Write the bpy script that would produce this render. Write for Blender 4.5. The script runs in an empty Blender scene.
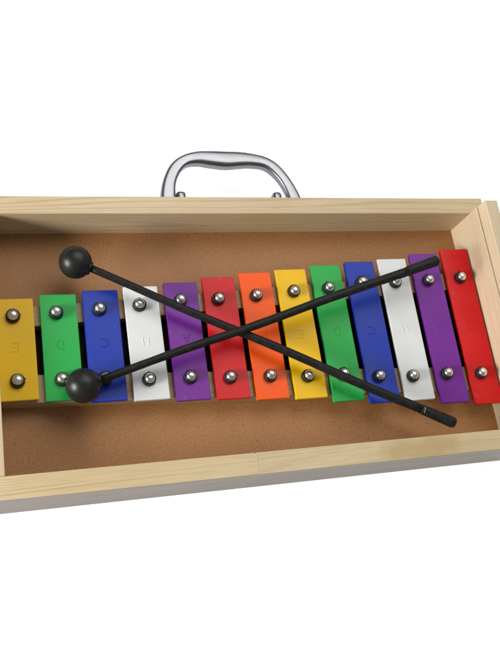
import bpy, bmesh, math, random
from mathutils import Matrix, Vector

random.seed(7)
scene = bpy.context.scene
COL = scene.collection

# ------------------------------------------------------------------ camera
cam_d = bpy.data.cameras.new('camera')
cam = bpy.data.objects.new('camera', cam_d)
COL.objects.link(cam)
cam.matrix_world = Matrix((
    (0.95049855, 0.04517272, -0.30742793, -0.39796),
    (-0.14333568, 0.94156539, -0.30481058, -0.28327),
    (0.27569438, 0.33378741, 0.9014314, 0.58),
    (0, 0, 0, 1)))
cam_d.sensor_fit = 'AUTO'
cam_d.sensor_width = 36
cam_d.lens = 826.72 / 667 * 36
cam_d.clip_start = 0.01
cam_d.clip_end = 100
scene.camera = cam

# ------------------------------------------------------------------ light
world = bpy.data.worlds.new('World')
scene.world = world
world.use_nodes = True
bg = world.node_tree.nodes['Background']
bg.inputs['Color'].default_value = (0.96, 0.98, 1.0, 1)
bg.inputs['Strength'].default_value = 0.21


def area(name, loc, target, sx, sy, power, color):
    d = bpy.data.lights.new(name, 'AREA')
    d.shape = 'RECTANGLE'; d.size = sx; d.size_y = sy
    d.energy = power; d.color = color
    o = bpy.data.objects.new(name, d)
    COL.objects.link(o)
    o.location = loc
    o.rotation_euler = (Vector(target) - Vector(loc)).to_track_quat('-Z', 'Y').to_euler()
    return o


area('softbox_above', (0.14, 0.60, 1.35), (-0.15, -0.05, 0), 1.3, 0.95, 12.5, (1.0, 0.98, 0.94))
area('softbox_side', (-1.35, -0.32, 0.42), (-0.15, -0.05, 0), 0.50, 0.34, 18, (1.0, 0.97, 0.92))

vs = scene.view_settings
vs.view_transform = 'Standard'
vs.look = 'None'
vs.exposure = 0.15
vs.gamma = 1
vs.use_curve_mapping = False


# ------------------------------------------------------------------ helpers
def link(name, bm, mats, parent=None, smooth=False):
    me = bpy.data.meshes.new(name)
    bmesh.ops.recalc_face_normals(bm, faces=bm.faces)
    bm.to_mesh(me); bm.free()
    for m in (mats if isinstance(mats, (list, tuple)) else [mats]):
        me.materials.append(m)
    if smooth:
        for p in me.polygons:
            p.use_smooth = True
    o = bpy.data.objects.new(name, me)
    COL.objects.link(o)
    if parent:
        o.parent = parent
    return o


def empty(name, loc, label, cat, group=None):
    o = bpy.data.objects.new(name, None)
    o.empty_display_size = 0.02
    COL.objects.link(o)
    o.location = loc
    o['label'] = label; o['category'] = cat
    if group:
        o['group'] = group
    return o


def box_bm(x0, x1, y0, y1, z0, z1, bev=0.0, seg=2):
    bm = bmesh.new()
    bmesh.ops.create_cube(bm, size=1)
    for v in bm.verts:
        v.co = Vector((x0 if v.co.x < 0 else x1, y0 if v.co.y < 0 else y1, z0 if v.co.z < 0 else z1))
    if bev:
        bmesh.ops.bevel(bm, geom=list(bm.edges), offset=bev, segments=seg, profile=0.5, affect='EDGES')
    return bm


def lathe_bm(profile, n=32, bm=None, M=None):
    """profile: list of (r, z); closed on the axis where r == 0"""
    bm = bm or bmesh.new()
    M = M or Matrix()
    rings = []
    for r, z in profile:
        if r < 1e-9:
            rings.append([bm.verts.new(M @ Vector((0, 0, z)))])
        else:
            rings.append([bm.verts.new(M @ Vector((r * math.cos(2 * math.pi * k / n), r * math.sin(2 * math.pi * k / n), z))) for k in range(n)])
    for a, b in zip(rings, rings[1:]):
        for k in range(n):
            k2 = (k + 1) % n
            if len(a) == 1 and len(b) == 1:
                continue
            if len(a) == 1:
                bm.faces.new((a[0], b[k], b[k2]))
            elif len(b) == 1:
                bm.faces.new((a[k], b[0], a[k2]))
            else:
                bm.faces.new((a[k], b[k], b[k2], a[k2]))
    return bm


def sweep_bm(path, radii, n=16, bm=None, up=Vector((0, 0, 1)), cap=True, q=1.0):
    """elliptic tube; radii: (in-plane radius, radius along up) per point"""
    bm = bm or bmesh.new()
    rings = []
    for i, p in enumerate(path):
        a = path[max(i - 1, 0)]; b = path[min(i + 1, len(path) - 1)]
        t = (b - a).normalized()
        s = t.cross(up).normalized()
        u = s.cross(t).normalized()
        r1, r2 = radii[i]
        rings.append([bm.verts.new(p + s * (r1 * math.copysign(abs(math.cos(2 * math.pi * k / n)) ** q, math.cos(2 * math.pi * k / n))) + u * (r2 * math.copysign(abs(math.sin(2 * math.pi * k / n)) ** q, math.sin(2 * math.pi * k / n)))) for k in range(n)])
    for a, b in zip(rings, rings[1:]):
        for k in range(n):
            bm.faces.new((a[k], a[(k + 1) % n], b[(k + 1) % n], b[k]))
    if cap:
        bm.faces.new(rings[0]); bm.faces.new(rings[-1])
    return bm


def catmull(pts, sub):
    out = []
    n = len(pts)
    for i in range(n - 1):
        p0 = pts[max(i - 1, 0)]; p1 = pts[i]; p2 = pts[i + 1]; p3 = pts[min(i + 2, n - 1)]
        for k in range(sub):
            t = k / sub
            out.append(tuple(0.5 * (2 * b + (c - a) * t + (2 * a - 5 * b + 4 * c - d) * t * t + (3 * b - a - 3 * c + d) * t ** 3)
                             for a, b, c, d in zip(p0, p1, p2, p3)))
    out.append(tuple(pts[-1]))
    return out


# ------------------------------------------------------------------ materials
class NT:
    def __init__(self, name):
        self.m = bpy.data.materials.new(name)
        self.m.use_nodes = True
        self.t = self.m.node_tree
        self.b = self.t.nodes['Principled BSDF']

    def n(self, typ, **kw):
        nd = self.t.nodes.new(typ)
        for k, v in kw.items():
            if k in nd.inputs:
                nd.inputs[k].default_value = v
            else:
                setattr(nd, k, v)
        return nd

    def l(self, a, b):
        self.t.links.new(a, b)

    def ramp(self, src, stops):
        r = self.n('ShaderNodeValToRGB')
        while len(r.color_ramp.elements) < len(stops):
            r.color_ramp.elements.new(0.5)
        for e, (p, c) in zip(r.color_ramp.elements, stops):
            e.position = p; e.color = (*c, 1) if len(c) == 3 else c
        self.l(src, r.inputs['Fac'])
        return r

    def mix(self, fac, a, b, mode='MIX'):
        m = self.n('ShaderNodeMix', data_type='RGBA', blend_type=mode)
        if isinstance(fac, float):
            m.inputs[0].default_value = fac
        else:
            self.l(fac, m.inputs[0])
        for s, i in ((a, 6), (b, 7)):
            if isinstance(s, tuple):
                m.inputs[i].default_value = (*s, 1)
            else:
                self.l(s, m.inputs[i])
        return m.outputs[2]

    def bump(self, src, strength, dist):
        b = self.n('ShaderNodeBump')
        b.inputs['Strength'].default_value = strength
        b.inputs['Distance'].default_value = dist
        self.l(src, b.inputs['Height'])
        self.l(b.outputs[0], self.b.inputs['Normal'])


def pine(name, axis, seed, light=(0.61, 0.50, 0.335), dark=(0.47, 0.33, 0.18), lines=1.0, ring=170, stain=None, rough=0.5, tint=None):
    """pine with grain running along the given axis (0 = x, 1 = y)"""
    t = NT(name)
    tc = t.n('ShaderNodeTexCoord')
    mp = t.n('ShaderNodeMapping')
    t.l(tc.outputs['Object'], mp.inputs['Vector'])
    sc = [1, 1, 1]; sc[axis] = 0.045
    mp.inputs['Scale'].default_value = sc
    mp.inputs['Location'].default_value = (seed * 0.37, seed * 0.21, seed * 0.13)
    # slow wander of the grain
    w = t.n('ShaderNodeTexNoise', Scale=28.0, Detail=2.0)
    t.l(mp.outputs[0], w.inputs['Vector'])
    dist = t.mix(0.045, mp.outputs[0], w.outputs['Color'])
    sep = t.n('ShaderNodeSeparateXYZ'); t.l(dist, sep.inputs[0])
    other = 1 - axis
    ma = t.n('ShaderNodeMath', operation='ADD')
    t.l(sep.outputs[other], ma.inputs[0]); t.l(sep.outputs[2], ma.inputs[1])
    mm = t.n('ShaderNodeMath', operation='MULTIPLY'); mm.inputs[1].default_value = ring * 2 * math.pi
    t.l(ma.outputs[0], mm.inputs[0])
    sn = t.n('ShaderNodeMath', operation='SINE'); t.l(mm.outputs[0], sn.inputs[0])
    ringm = t.ramp(sn.outputs[0], [(0.0, (0, 0, 0)), (0.55, (0.25,) * 3), (1.0, (1, 1, 1))])
    # uneven strength of the rings across the board
    v = t.n('ShaderNodeTexNoise', Scale=75.0, Detail=3.0); t.l(mp.outputs[0], v.inputs['Vector'])
    vm = t.ramp(v.outputs['Fac'], [(0.28, (0.0,) * 3), (0.62, (min(1, lines),) * 3)])
    fac = t.n('ShaderNodeMath', operation='MULTIPLY'); t.l(ringm.outputs[0], fac.inputs[0]); t.l(vm.outputs[0], fac.inputs[1])
    c = t.mix(fac.outputs[0], light, dark)
    # fine fibres
    f = t.n('ShaderNodeTexNoise', Scale=900.0, Detail=4.0, Roughness=0.7); t.l(mp.outputs[0], f.inputs['Vector'])
    fm = t.ramp(f.outputs['Fac'], [(0.3, (0.86, 0.83, 0.78)), (0.7, (1.05, 1.05, 1.05))])
    c = t.mix(0.8, c, fm.outputs[0], 'MULTIPLY')
    # broad tone drift
    b = t.n('ShaderNodeTexNoise', Scale=9.0, Detail=2.0); t.l(tc.outputs['Object'], b.inputs['Vector'])
    bmr = t.ramp(b.outputs['Fac'], [(0.3, (0.93, 0.88, 0.80)), (0.7, (1.04, 1.04, 1.05))])
    c = t.mix(0.9, c, bmr.outputs[0], 'MULTIPLY')
    if stain:
        (sx, sy, sz), (rx, ry), col = stain
        m2 = t.n('ShaderNodeMapping'); t.l(tc.outputs['Object'], m2.inputs['Vector'])
        m2.vector_type = 'POINT'
        m2.inputs['Scale'].default_value = (1 / rx, 1 / ry, 0)
        m2.inputs['Location'].default_value = (-sx / rx, -sy / ry, 0)
        nn = t.n('ShaderNodeTexNoise', Scale=55.0, Detail=3.0); t.l(tc.outputs['Object'], nn.inputs['Vector'])
        dm = t.mix(0.55, m2.outputs[0], nn.outputs['Color'], 'LINEAR_LIGHT')
        ln = t.n('ShaderNodeVectorMath', operation='LENGTH'); t.l(dm, ln.inputs[0])
        sm = t.ramp(ln.outputs['Value'], [(0.55, (0.75,) * 3), (1.0, (0,) * 3)])
        c = t.mix(sm.outputs[0], c, col)
    if tint:
        c = t.mix(1.0, c, tint, 'MULTIPLY')
    t.l(c, t.b.inputs['Base Color'])
    t.b.inputs['Roughness'].default_value = rough
    t.b.inputs['Specular IOR Level'].default_value = 0.35
    t.bump(f.outputs['Fac'], 0.25, 0.0002)
    return t.m


def hardboard():
    t = NT('hardboard')
    tc = t.n('ShaderNodeTexCoord')
    n1 = t.n('ShaderNodeTexNoise', Scale=520.0, Detail=6.0, Roughness=0.75); t.l(tc.outputs['Object'], n1.inputs['Vector'])
    n2 = t.n('ShaderNodeTexNoise', Scale=16.0, Detail=4.0); t.l(tc.outputs['Object'], n2.inputs['Vector'])
    a = t.ramp(n1.outputs['Fac'], [(0.25, (0.22, 0.095, 0.032)), (0.5, (0.345, 0.160, 0.055)), (0.8, (0.43, 0.22, 0.090))])
    b = t.ramp(n2.outputs['Fac'], [(0.3, (0.93,) * 3), (0.7, (1.04,) * 3)])
    c = t.mix(1.0, a.outputs[0], b.outputs[0], 'MULTIPLY')
    # scattered dark fibre specks and paler flecks
    for sc, th, col, loc in ((300.0, 0.15, (0.07, 0.035, 0.02), 0), (310.0, 0.12, (0.50, 0.34, 0.22), 4)):
        mp = t.n('ShaderNodeMapping'); mp.inputs['Location'].default_value = (loc, loc, 0); mp.inputs['Scale'].default_value = (1, 1, 0)
        t.l(tc.outputs['Object'], mp.inputs['Vector'])
        v = t.n('ShaderNodeTexVoronoi', Scale=sc); t.l(mp.outputs[0], v.inputs['Vector'])
        s1 = t.ramp(v.outputs['Distance'], [(th * 0.6, (1,) * 3), (th * 1.6, (0,) * 3)])
        sp = t.n('ShaderNodeSeparateXYZ'); t.l(v.outputs['Color'], sp.inputs[0])
        g = t.n('ShaderNodeMath', operation='GREATER_THAN'); g.inputs[1].default_value = 0.90; t.l(sp.outputs[0], g.inputs[0])
        mu = t.n('ShaderNodeMath', operation='MULTIPLY'); t.l(s1.outputs[0], mu.inputs[0]); t.l(g.outputs[0], mu.inputs[1])
        mu2 = t.n('ShaderNodeMath', operation='MULTIPLY'); mu2.inputs[1].default_value = 0.6; t.l(mu.outputs[0], mu2.inputs[0])
        c = t.mix(mu2.outputs[0], c, col)
    t.l(c, t.b.inputs['Base Color'])
    rr = t.ramp(n1.outputs['Fac'], [(0.3, (0.40,) * 3), (0.7, (0.56,) * 3)])
    t.l(rr.outputs[0], t.b.inputs['Roughness'])
    t.b.inputs['Specular IOR Level'].default_value = 0.3
    t.bump(n1.outputs['Fac'], 0.35, 0.0003)
    return t.m


def enamel(name, col, rough=0.27):
    t = NT(name)
    tc = t.n('ShaderNodeTexCoord')
    n = t.n('ShaderNodeTexNoise', Scale=260.0, Detail=2.0); t.l(tc.outputs['Object'], n.inputs['Vector'])
    n2 = t.n('ShaderNodeTexNoise', Scale=35.0, Detail=3.0); t.l(tc.outputs['Object'], n2.inputs['Vector'])
    r = t.ramp(n2.outputs['Fac'], [(0.3, tuple(x * 0.93 for x in col)), (0.7, tuple(min(1, x * 1.05) for x in col))])
    # faint handling scratches, in two directions, only in places
    info = t.n('ShaderNodeObjectInfo')
    off = t.n('ShaderNodeVectorMath', operation='ADD'); t.l(tc.outputs['Object'], off.inputs[0]); t.l(info.outputs['Location'], off.inputs[1])
    c = r.outputs[0]; marks = None
    for ang, sc, seed in ((0.06, 420.0, 0.0), (0.9, 300.0, 3.0), (-0.5, 260.0, 7.0)):
        mp = t.n('ShaderNodeMapping', vector_type='TEXTURE'); t.l(off.outputs[0], mp.inputs['Vector'])
        mp.inputs['Rotation'].default_value = (0, 0, ang); mp.inputs['Scale'].default_value = (1, 32, 1); mp.inputs['Location'].default_value = (seed, seed, 0)
        ns = t.n('ShaderNodeTexNoise', Scale=sc, Detail=0.0); t.l(mp.outputs[0], ns.inputs['Vector'])
        k = t.ramp(ns.outputs['Fac'], [(0.493, (0,) * 3), (0.5, (1,) * 3), (0.507, (0,) * 3)])
        nm = t.n('ShaderNodeTexNoise', Scale=70.0 + seed * 6, Detail=1.0); t.l(off.outputs[0], nm.inputs['Vector'])
        km = t.ramp(nm.outputs['Fac'], [(0.58, (0,) * 3), (0.68, (1,) * 3)])
        mu = t.n('ShaderNodeMath', operation='MULTIPLY'); t.l(k.outputs[0], mu.inputs[0]); t.l(km.outputs[0], mu.inputs[1])
        if marks is None:
            marks = mu.outputs[0]
        else:
            mx = t.n('ShaderNodeMath', operation='MAXIMUM'); t.l(marks, mx.inputs[0]); t.l(mu.outputs[0], mx.inputs[1]); marks = mx.outputs[0]
    fm = t.n('ShaderNodeMath', operation='MULTIPLY'); fm.inputs[1].default_value = 0.22; t.l(marks, fm.inputs[0])
    pale = tuple(x * 0.6 + 0.22 for x in col) if name[0] != 'w' else (0.38, 0.38, 0.38)
    c = t.mix(fm.outputs[0], c, pale)
    t.l(c, t.b.inputs['Base Color'])
    rr = t.ramp(n2.outputs['Fac'], [(0.3, (rough - 0.04,) * 3), (0.7, (rough + 0.10,) * 3)])
    t.l(rr.outputs[0], t.b.inputs['Roughness'])
    t.b.inputs['Specular IOR Level'].default_value = 0.16
    t.bump(n.outputs['Fac'], 0.12, 0.00012)
    return t.m


def plain(name, col, rough, metal=0.0, nscale=300.0, var=0.1, bump=0.1, spec=0.5):
    t = NT(name)
    tc = t.n('ShaderNodeTexCoord')
    n = t.n('ShaderNodeTexNoise', Scale=nscale, Detail=3.0); t.l(tc.outputs['Object'], n.inputs['Vector'])
    r = t.ramp(n.outputs['Fac'], [(0.3, tuple(x * (1 - var) for x in col)), (0.7, tuple(min(1, x * (1 + var)) for x in col))])
    t.l(r.outputs[0], t.b.inputs['Base Color'])
    rr = t.ramp(n.outputs['Fac'], [(0.3, (rough * 0.88,) * 3), (0.7, (rough * 1.15,) * 3)])
    t.l(rr.outputs[0], t.b.inputs['Roughness'])
    t.b.inputs['Metallic'].default_value = metal
    t.b.inputs['Specular IOR Level'].default_value = spec
    if bump:
        t.bump(n.outputs['Fac'], bump, 0.0002)
    return t.m


M_BACK = pine('pine_back', 0, 1.0, ring=330, lines=0.75)
M_FRONT_L = pine('pine_front_left', 0, 2.6, ring=310, lines=1.0, light=(0.63, 0.52, 0.33))
M_FRONT_R = pine('pine_front_right', 0, 5.3, ring=240, lines=0.35, light=(0.62, 0.52, 0.33),
                 stain=((-0.088, -0.195, 0), (0.040, 0.010), (0.46, 0.33, 0.15)))
M_END = pine('pine_end', 1, 3.7, ring=150, lines=0.5, light=(0.66, 0.56, 0.40), dark=(0.55, 0.43, 0.27))
M_END2 = pine('pine_end_left', 1, 8.1, ring=190, lines=0.5)
M_OUT_SHADE = pine('pine_outside_shaded', 0, 9.4, ring=260, lines=0.9, light=(0.175, 0.143, 0.117), dark=(0.085, 0.064, 0.048), rough=0.45)  # pine darkened and greyed: shade of the outer faces mixed into the colour
M_RAIL = pine('pine_rail', 0, 6.4, ring=210, lines=0.7, light=(0.41, 0.29, 0.165), dark=(0.28, 0.175, 0.09))
M_HARD = hardboard()
M_CHROME = plain('brushed_chrome', (0.245, 0.252, 0.27), 0.30, 1.0, nscale=90.0, var=0.04, bump=0.0)
M_STEEL = plain('polished_steel', (0.80, 0.78, 0.74), 0.25, 1.0, nscale=400.0, var=0.1, bump=0.05)
M_RUBBER = plain('black_rubber', (0.014, 0.015, 0.018), 0.45, nscale=500.0, var=0.3, bump=0.1, spec=0.3)
M_PLASTIC = plain('black_plastic', (0.011, 0.0115, 0.011), 0.38, nscale=120.0, var=0.3, bump=0.1, spec=0.35)
M_STICK = plain('black_stick', (0.012, 0.012, 0.011), 0.50, nscale=260.0, var=0.4, bump=0.35, spec=0.2)
M_DARK = plain('dark_board', (0.022, 0.013, 0.010), 0.85, nscale=120.0, var=0.3, bump=0.2, spec=0.15)
# plain white table top; glow added to keep it white and lift shadows
M_TABLE = plain('white_table_glow', (0.90, 0.90, 0.90), 0.6, nscale=40.0, var=0.01, bump=0.0, spec=0.3)
_tb = M_TABLE.node_tree.nodes['Principled BSDF']
_tb.inputs['Emission Color'].default_value = (1, 1, 1, 1)
_tb.inputs['Emission Strength'].default_value = 0.56

# ------------------------------------------------------------------ setting
bm = bmesh.new()
bmesh.ops.create_grid(bm, x_segments=1, y_segments=1, size=4)
table = link('table_surface', bm, M_TABLE)
table.location = (0, 0, -0.0288)
table['kind'] = 'structure'

# ------------------------------------------------------------------ wooden box
ZB, ZF, ZR, ZBOT = 0.0329, 0.0329, 0.0561, -0.0285
XL, D = -0.3885, 0.1861
TB, TF, TR = 0.0142, 0.0154, 0.0122
wbox = empty('wooden_box', (-0.19, -0.093, ZBOT),
             'open shallow pine box with hardboard floor and chrome carrying handle', 'wooden box')
OFF = Vector(wbox.location)


def part(name, bm, mat, parent=wbox, smooth=False):
    """parts are modelled in world space and shifted under their thing"""
    o = link(name, bm, mat, parent, smooth)
    base = parent
    loc = Vector((0, 0, 0))
    while base:
        loc += Vector(base.location); base = base.parent
    for v in o.data.vertices:
        v.co -= loc
    # keep the object's own space equal to world space for the textures
    o.data.transform(Matrix.Translation(loc)); o.location = -loc
    return o


def shade_outside(o, sy):
    # outer face takes the darker, greyer pine with shade put into its colour
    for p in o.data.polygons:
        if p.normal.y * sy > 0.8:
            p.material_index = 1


shade_outside(part('back_board', box_bm(XL - TR, 0.0146, 0.0, TB, ZBOT, ZB, 0.0005), [M_BACK, M_OUT_SHADE]), 1)
shade_outside(part('front_board', box_bm(XL - TR, -0.2207, -D - TF, -D, ZBOT, ZF, 0.0004), [M_FRONT_L, M_OUT_SHADE]), -1)
shade_outside(part('front_board', box_bm(-0.2205, 0.0146, -D - TF, -D, ZBOT, ZF, 0.0004), [M_FRONT_R, M_OUT_SHADE]), -1)
# narrow line of pale glue where the two front boards butt together
part('glue_seam', box_bm(-0.22085, -0.22035, -D - TF + 0.0012, -D - 0.0012, ZF - 0.002, ZF + 0.00012), plain('dried_glue', (0.66, 0.56, 0.39), 0.5))

# right end board: taller, with the lid groove along its inner face
prof = [(0.0, ZBOT), (0.0, 0.0437), (0.0022, 0.0437), (0.0022, 0.0450), (0.0002, 0.0450), (0.0002, ZR - 0.0005),
        (0.0007, ZR), (TR - 0.0006, ZR), (TR, ZR - 0.0006), (TR, ZBOT)]
bm = bmesh.new()
y0, y1 = -D + 0.0001, -0.0001
a = [bm.verts.new((x, y0, z)) for x, z in prof]; b = [bm.verts.new((x, y1, z)) for x, z in prof]
n = len(prof)
for i in range(n):
    bm.faces.new((a[i], a[(i + 1) % n], b[(i + 1) % n], b[i]))
bm.faces.new(a); bm.faces.new(b)
e = part('end_board', bm, M_END)
e['label'] = 'taller right end board with lid groove'
e = part('end_board', box_bm(XL - TR, XL, -D + 0.0001, -0.0001, ZBOT, ZF - 0.0003, 0.0004), M_END2)
part('floor_panel', box_bm(XL + 0.0001, -0.0001, -D + 0.0001, -0.0001, -0.004, 0.0), M_HARD)
part('bottom_board', box_bm(XL + 0.0002, -0.0002, -D + 0.0002, -0.0002, ZBOT + 0.002, ZBOT + 0.006), M_HARD)

# chrome handle standing out from the back board
zh = 0.001
pts = [(-0.2523, 0.0135, .0062, .0062), (-0.2521, 0.022, .0060, .0060), (-0.2518, 0.0320, .0056, .0056), (-0.2492, 0.0445, .0048, .0058), (-0.2432, 0.0562, .0046, .0062), (-0.2345, 0.0636, .0044, .0068),
       (-0.2235, 0.0664, .0054, .0074), (-0.2125, 0.0660, .0066, .0078), (-0.1998, 0.0653, .0073, .0080), (-0.188, 0.0658, .0066, .0078), (-0.1775, 0.0655, .0056, .0074),
       (-0.1655, 0.0632, .0047, .0068), (-0.1570, 0.0570, .0046, .0062), (-0.1496, 0.0458, .0044, .0058), (-0.1446, 0.0320, .0050, .0056), (-0.1436, 0.022, .0058, .0060), (-0.1433, 0.0135, .0062, .0062)]
cm = catmull(pts, 6)
# flattened, slightly faceted section
path = [Vector((p[0], p[1], zh)) for p in cm]
bm = sweep_bm(path, [(p[2] + 0.0006 * min(1, abs(p[0] + 0.1998) / 0.04) ** 2, p[3] * 0.72) for p in cm], n=32, q=0.55)
handle = part('handle', bm, M_CHROME, smooth=True)
for fx in (-0.2412, -0.1590):
    bm = bmesh.new()
    # folded bracket with a hinge lug, fixed to the back board
    for args in ((fx - 0.0085, fx + 0.0085, TB, TB + 0.0022, zh - 0.012, zh + 0.012),
                 (fx - 0.0040, fx + 0.0040, TB + 0.0022, 0.0355, zh - 0.006, zh + 0.0035)):
        b2 = box_bm(*args, 0.0010 if args[3] < 0.02 else 0.0028, 4)
        me = bpy.data.meshes.new('tmp'); b2.to_mesh(me); b2.free(); bm.from_mesh(me); bpy.data.meshes.remove(me)
    lug = link('bracket', bm, M_CHROME, handle, True)

# ------------------------------------------------------------------ glockenspiel
glock = empty('glockenspiel', (-0.19, -0.095, 0.0),
              'thirteen coloured metal bars on wooden rails lying inside the open pine box', 'glockenspiel')


def rail(name, pa, pb, w0, w1, z0, z1, mat):
    """tapering rail between two points of its far edge; w = width towards the front"""
    bm = bmesh.new()
    c = [(pa[0], pa[1]), (pb[0], pb[1]), (pb[0], pb[1] - w1), (pa[0], pa[1] - w0)]
    lo = [bm.verts.new((x, y, z0)) for x, y in c]; hi = [bm.verts.new((x, y, z1)) for x, y in c]
    bm.faces.new(lo); bm.faces.new(hi)
    for i in range(4):
        bm.faces.new((lo[i], lo[(i + 1) % 4], hi[(i + 1) % 4], hi[i]))
    bmesh.ops.bevel(bm, geom=list(bm.edges), offset=0.0004, segments=2, profile=0.5, affect='EDGES')
    return part(name, bm, mat, glock)


ZRT = 0.0135
rail('rail', (-0.388, -0.0650), (-0.0008, -0.0452), 0.0150, 0.0150, 0.0003, ZRT, M_RAIL)
rail('rail', (-0.388, -0.1135), (-0.0008, -0.1300), 0.0200, 0.0200, 0.0003, ZRT, M_RAIL)
# dark board between the rails
bm = bmesh.new()
c = [(-0.3875, -0.0803), (-0.0012, -0.0605), (-0.0012, -0.1298), (-0.3875, -0.1132)]
lo = [bm.verts.new((x, y, 0.0003)) for x, y in c]; hi = [bm.verts.new((x, y, 0.0050)) for x, y in c]
bm.faces.new(lo); bm.faces.new(hi)
for i in range(4):
    bm.faces.new((lo[i], lo[(i + 1) % 4], hi[(i + 1) % 4], hi[i]))
part('dark_panel', bm, M_DARK, glock)

COLS = {
    'yellow': (0.80, 0.475, 0.002), 'green': (0.018, 0.37, 0.065), 'blue': (0.010, 0.036, 0.34), 'white': (0.69, 0.705, 0.71),
    'purple': (0.16, 0.022, 0.27), 'red': (0.56, 0.012, 0.014), 'orange': (0.86, 0.095, 0.003)}
MATS = {k: enamel(k + '_enamel', v) for k, v in COLS.items()}
ORDER = ['yellow', 'green', 'blue', 'white', 'purple', 'red', 'orange', 'yellow', 'green', 'blue', 'white', 'purple', 'red']
NOTE = ['E', 'D', 'C', 'H', 'A', 'G', 'F', 'E', 'D', 'C', 'H', 'A', 'G']
ROUND = lambda cx, cy, r, a0, a1, n: [(cx + r * math.cos(math.radians(a0 + (a1 - a0) * k / n)), cy + r * math.sin(math.radians(a0 + (a1 - a0) * k / n))) for k in range(n + 1)]
GLYPH = {  # strokes in a 1 x 1.25 cell, y up
    'E': [[(1, 0), (0.1, 0), (0.1, 1.25), (1, 1.25)], [(0.1, 0.64), (0.8, 0.64)]],
    'F': [[(0.1, 0), (0.1, 1.25), (0.95, 1.25)], [(0.1, 0.66), (0.8, 0.66)]],
    'H': [[(0.1, 0), (0.1, 1.25)], [(0.9, 0), (0.9, 1.25)], [(0.1, 0.64), (0.9, 0.64)]],
    'A': [[(0.0, 0), (0.5, 1.25), (1.0, 0)], [(0.2, 0.42), (0.8, 0.42)]],
    'D': [[(0.1, 0), (0.1, 1.25), (0.4, 1.25)] + ROUND(0.32, 0.625, 0.625, 80, -80, 12) + [(0.1, 0)]],
    'C': [ROUND(0.58, 0.625, 0.6, 48, 312, 16)],
    'G': [ROUND(0.58, 0.625, 0.6, 50, 330, 16) + [(1.05, 0.6), (0.62, 0.6)]],
}
XB = [-0.38885 + 0.0300 * i + 0.00012 * i for i in range(13)]
YT = [-.0592, -.0568, -.0545, -.0525, -.0501, -.0466, -.0436, -.0415, -.0386, -.0361, -.0342, -.0301, -.0264]
YB = [-.1332, -.1352, -.1380, -.1391, -.1415, -.1427, -.1449, -.1465, -.1507, -.1541, -.1543, -.1587, -.1617]
UP = [(-.3775, -.0726), (-.3479, -.0712), (-.3172, -.0696), (-.2880, -.0676), (-.2572, -.0651), (-.2275, -.0647), (-.1972, -.0632), (-.1657, -.0606), (-.1363, -.0588), (-.1064, -.0546), (-.0764, -.0556), (-.0459, -.0546), (-.0153, -.0529)]
LO = [(-.3768, -.1199), (-.3471, -.1206), (-.3175, -.1217), (-.2868, -.1243), (-.2566, -.1247), (-.2267, -.1266), (-.1958, -.1275), (-.1664, -.1296), (-.1369, -.1297), (-.1074, -.1334), (-.0784, -.1351), (-.0480, -.1350), (-.0168, -.1365)]
W, TH, ZTOP = 0.0256, 0.0028, 0.0180

# domed screw head and rubber sleeve, shared meshes
bm = lathe_bm([(0, 0)] + [(0.0036, 0.0), (0.0038, 0.0006)] + [(0.0038 * math.cos(math.radians(a)), 0.0008 + 0.0027 * math.sin(math.radians(a))) for a in range(8, 90, 9)] + [(0, 0.0035)], 28)
proto_screw = link('screw', bm, M_STEEL, None, True); screw_me = proto_screw.data
bm = lathe_bm([(0, 0), (0.0049, 0), (0.0050, 0.0008), (0.0047, 0.0022), (0.0049, 0.0036), (0.0045, 0.0045), (0.0040, 0.0046), (0.0038, 0.0040), (0, 0.0040)], 28)
# moulding nib on the rim
Mn = Matrix.Translation((0.0026, 0.0041, 0.0030)) @ Matrix.Rotation(math.radians(-55), 4, Vector((1, -0.7, 0)))
lathe_bm([(0, 0), (0.0006, 0), (0.0005, 0.0005), (0, 0.0008)], 8, bm, Mn)
proto_grom = link('grommet', bm, M_RUBBER, None, True); grom_me = proto_grom.data
for o in (proto_screw, proto_grom):
    bpy.data.objects.remove(o)

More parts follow.
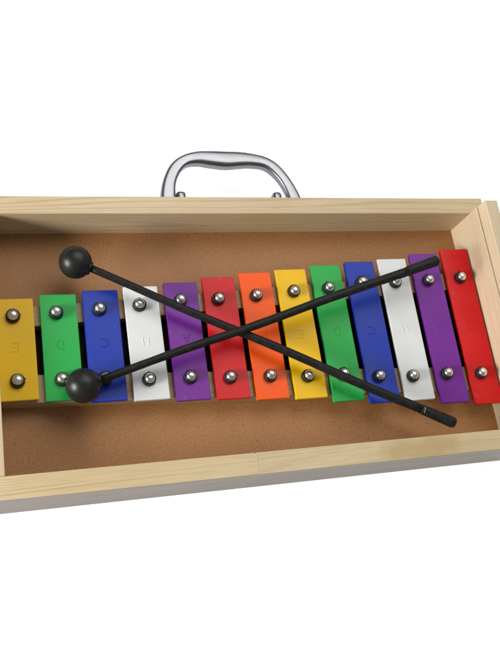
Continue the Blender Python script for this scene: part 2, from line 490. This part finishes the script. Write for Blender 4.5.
for i in range(13):
    x0 = XB[i]; x1 = x0 + W
    cx = (x0 + x1) / 2; cy = -0.0955
    yt, yb = YT[i], YB[i]
    # bar outline in local coordinates, slightly rounded corners, rim bevelled
    bm = box_bm(x0 - cx, x1 - cx, yb - cy, yt - cy, -TH, 0.0)
    bmesh.ops.bevel(bm, geom=[e for e in bm.edges if abs(e.verts[0].co.z - e.verts[1].co.z) > TH * 0.9], offset=0.0007, segments=3, profile=0.5, affect='EDGES')
    bmesh.ops.bevel(bm, geom=[e for e in bm.edges if e.verts[0].co.z > -1e-6 and e.verts[1].co.z > -1e-6], offset=0.0004, segments=2, profile=0.5, affect='EDGES')
    colname = ORDER[i]
    bar = link('bar', bm, MATS[colname], glock)
    bar.location = Vector((cx, cy, ZTOP)) - Vector(glock.location)
    bar.rotation_euler = (0, 0, math.radians(random.uniform(-0.25, 0.25)))
    bar['label'] = colname + ' enamelled metal bar'
    # stamped note letter, upside down as seen from the front, standing in fine relief
    bm = bmesh.new()
    S = 0.0052
    for stroke in GLYPH[NOTE[i]]:
        pl = [Vector((-(u - 0.5) * S, -(v - 0.625) * S, 0.0)) for u, v in stroke]
        dd = [pl[0]]
        for q in pl[1:]:
            if (q - dd[-1]).length > 1e-5:
                dd.append(q)
        # resample so corners stay crisp
        rs = []
        for q0, q1 in zip(dd, dd[1:]):
            rs += [q0, q0.lerp(q1, 0.06), q0.lerp(q1, 0.94)]
        rs.append(dd[-1])
        sweep_bm(rs, [(0.00033, 0.00026)] * len(rs), n=8, bm=bm)
    letter = link('note_letter', bm, MATS[colname], bar)
    letter.location = (random.uniform(-0.0012, 0.0002), random.uniform(-0.0006, 0.0008), 0.0)
    letter.rotation_euler = (0, 0, math.radians(random.uniform(-5, 5)))
    for (px, py) in (UP[i], LO[i]):
        g = bpy.data.objects.new('grommet', grom_me); COL.objects.link(g); g.parent = bar
        g.location = (px - cx, py - cy, -0.0006)
        tilt = (math.radians(random.uniform(-4, 4)), math.radians(random.uniform(-4, 4)))
        g.rotation_euler = (tilt[0], tilt[1], math.radians(random.uniform(-60, 60)))
        s = bpy.data.objects.new('screw', screw_me); COL.objects.link(s); s.parent = bar
        s.location = (px - cx + random.uniform(-.0002, .0002), py - cy + random.uniform(-.0002, .0002), 0.0034)
        s.rotation_euler = (tilt[0] * 1.5, tilt[1] * 1.5, 0)


# ------------------------------------------------------------------ mallets
def mallet(head, tip, rh, label, seed):
    head = Vector(head); tip = Vector(tip)
    d = (tip - head); L = d.length
    root = empty('mallet', head, label, 'mallet', 'pair of black mallets')
    root.rotation_euler = d.to_track_quat('Z', 'Y').to_euler()
    rnd = random.Random(seed)
    # head: ball with a fine mould seam and a short neck
    prof = [(0, -rh)] + [(rh * math.sin(math.radians(a)), -rh * math.cos(math.radians(a))) for a in range(6, 160, 6)] + [(0.0052, rh * 0.955), (0.0042, rh * 1.02), (0, rh * 1.02)]
    link('head', lathe_bm(prof, 48), M_PLASTIC, root, True)
    # shaft: slightly uneven turned stick
    ls = L - 0.0285
    N = 40
    path = [Vector((0.00035 * math.sin(k * 0.31 + seed), 0.00035 * math.cos(k * 0.23 + seed), rh * 0.9 + (ls - rh * 0.9) * k / N)) for k in range(N + 1)]
    rr = [0.0027 + 0.0009 * k / N + rnd.uniform(-0.00006, 0.00006) for k in range(N + 1)]
    link('shaft', sweep_bm(path, [(r, r) for r in rr], n=20, up=Vector((0, 1, 0))), M_STICK, root, True)
    # grip sleeve at the end
    gp = [(0, ls - 0.0005), (0.0036, ls - 0.0005), (0.00378, ls + 0.0005), (0.0040, ls + 0.010), (0.0043, L - 0.0030), (0.0041, L - 0.0010), (0.0034, L), (0.0, L)]
    link('grip', lathe_bm(gp, 28), M_STICK, root, True)
    return root


ma = mallet((-0.3327, -0.0376, 0.0305), (-0.0580, -0.1776, 0.0305), 0.0118,
       'black mallet with its round head above the bare hardboard, upper left', 1)
mb = mallet((-0.3345, -0.1290, 0.0300), (-0.0500, -0.0485, 0.0455), 0.0121,
            'black mallet with its round head on the green and blue bars, lying on top', 5)

# pale scuff where the first mallet's grip begins
bm = bmesh.new()
Ls = (Vector((-0.0580, -0.1776, 0.0305)) - Vector((-0.3327, -0.0376, 0.0305))).length - 0.0285
# the side of the stick that faces the camera, in the mallet's own space
toc = (ma.matrix_basis.to_3x3().inverted() @ Vector((-0.35, -0.05, 0.93)).normalized()); a0 = math.atan2(toc.y, toc.x)
arc = [Vector((0.00400 * math.cos(a0 + k * 0.22), 0.00400 * math.sin(a0 + k * 0.22), Ls + 0.0012 + 0.0002 * k)) for k in range(-2, 4)]
sweep_bm(arc, [(0.00025, 0.00012)] * len(arc), n=6, bm=bm)
link('scuff', bm, plain('pale_scuff', (0.5, 0.5, 0.5), 0.6), ma)
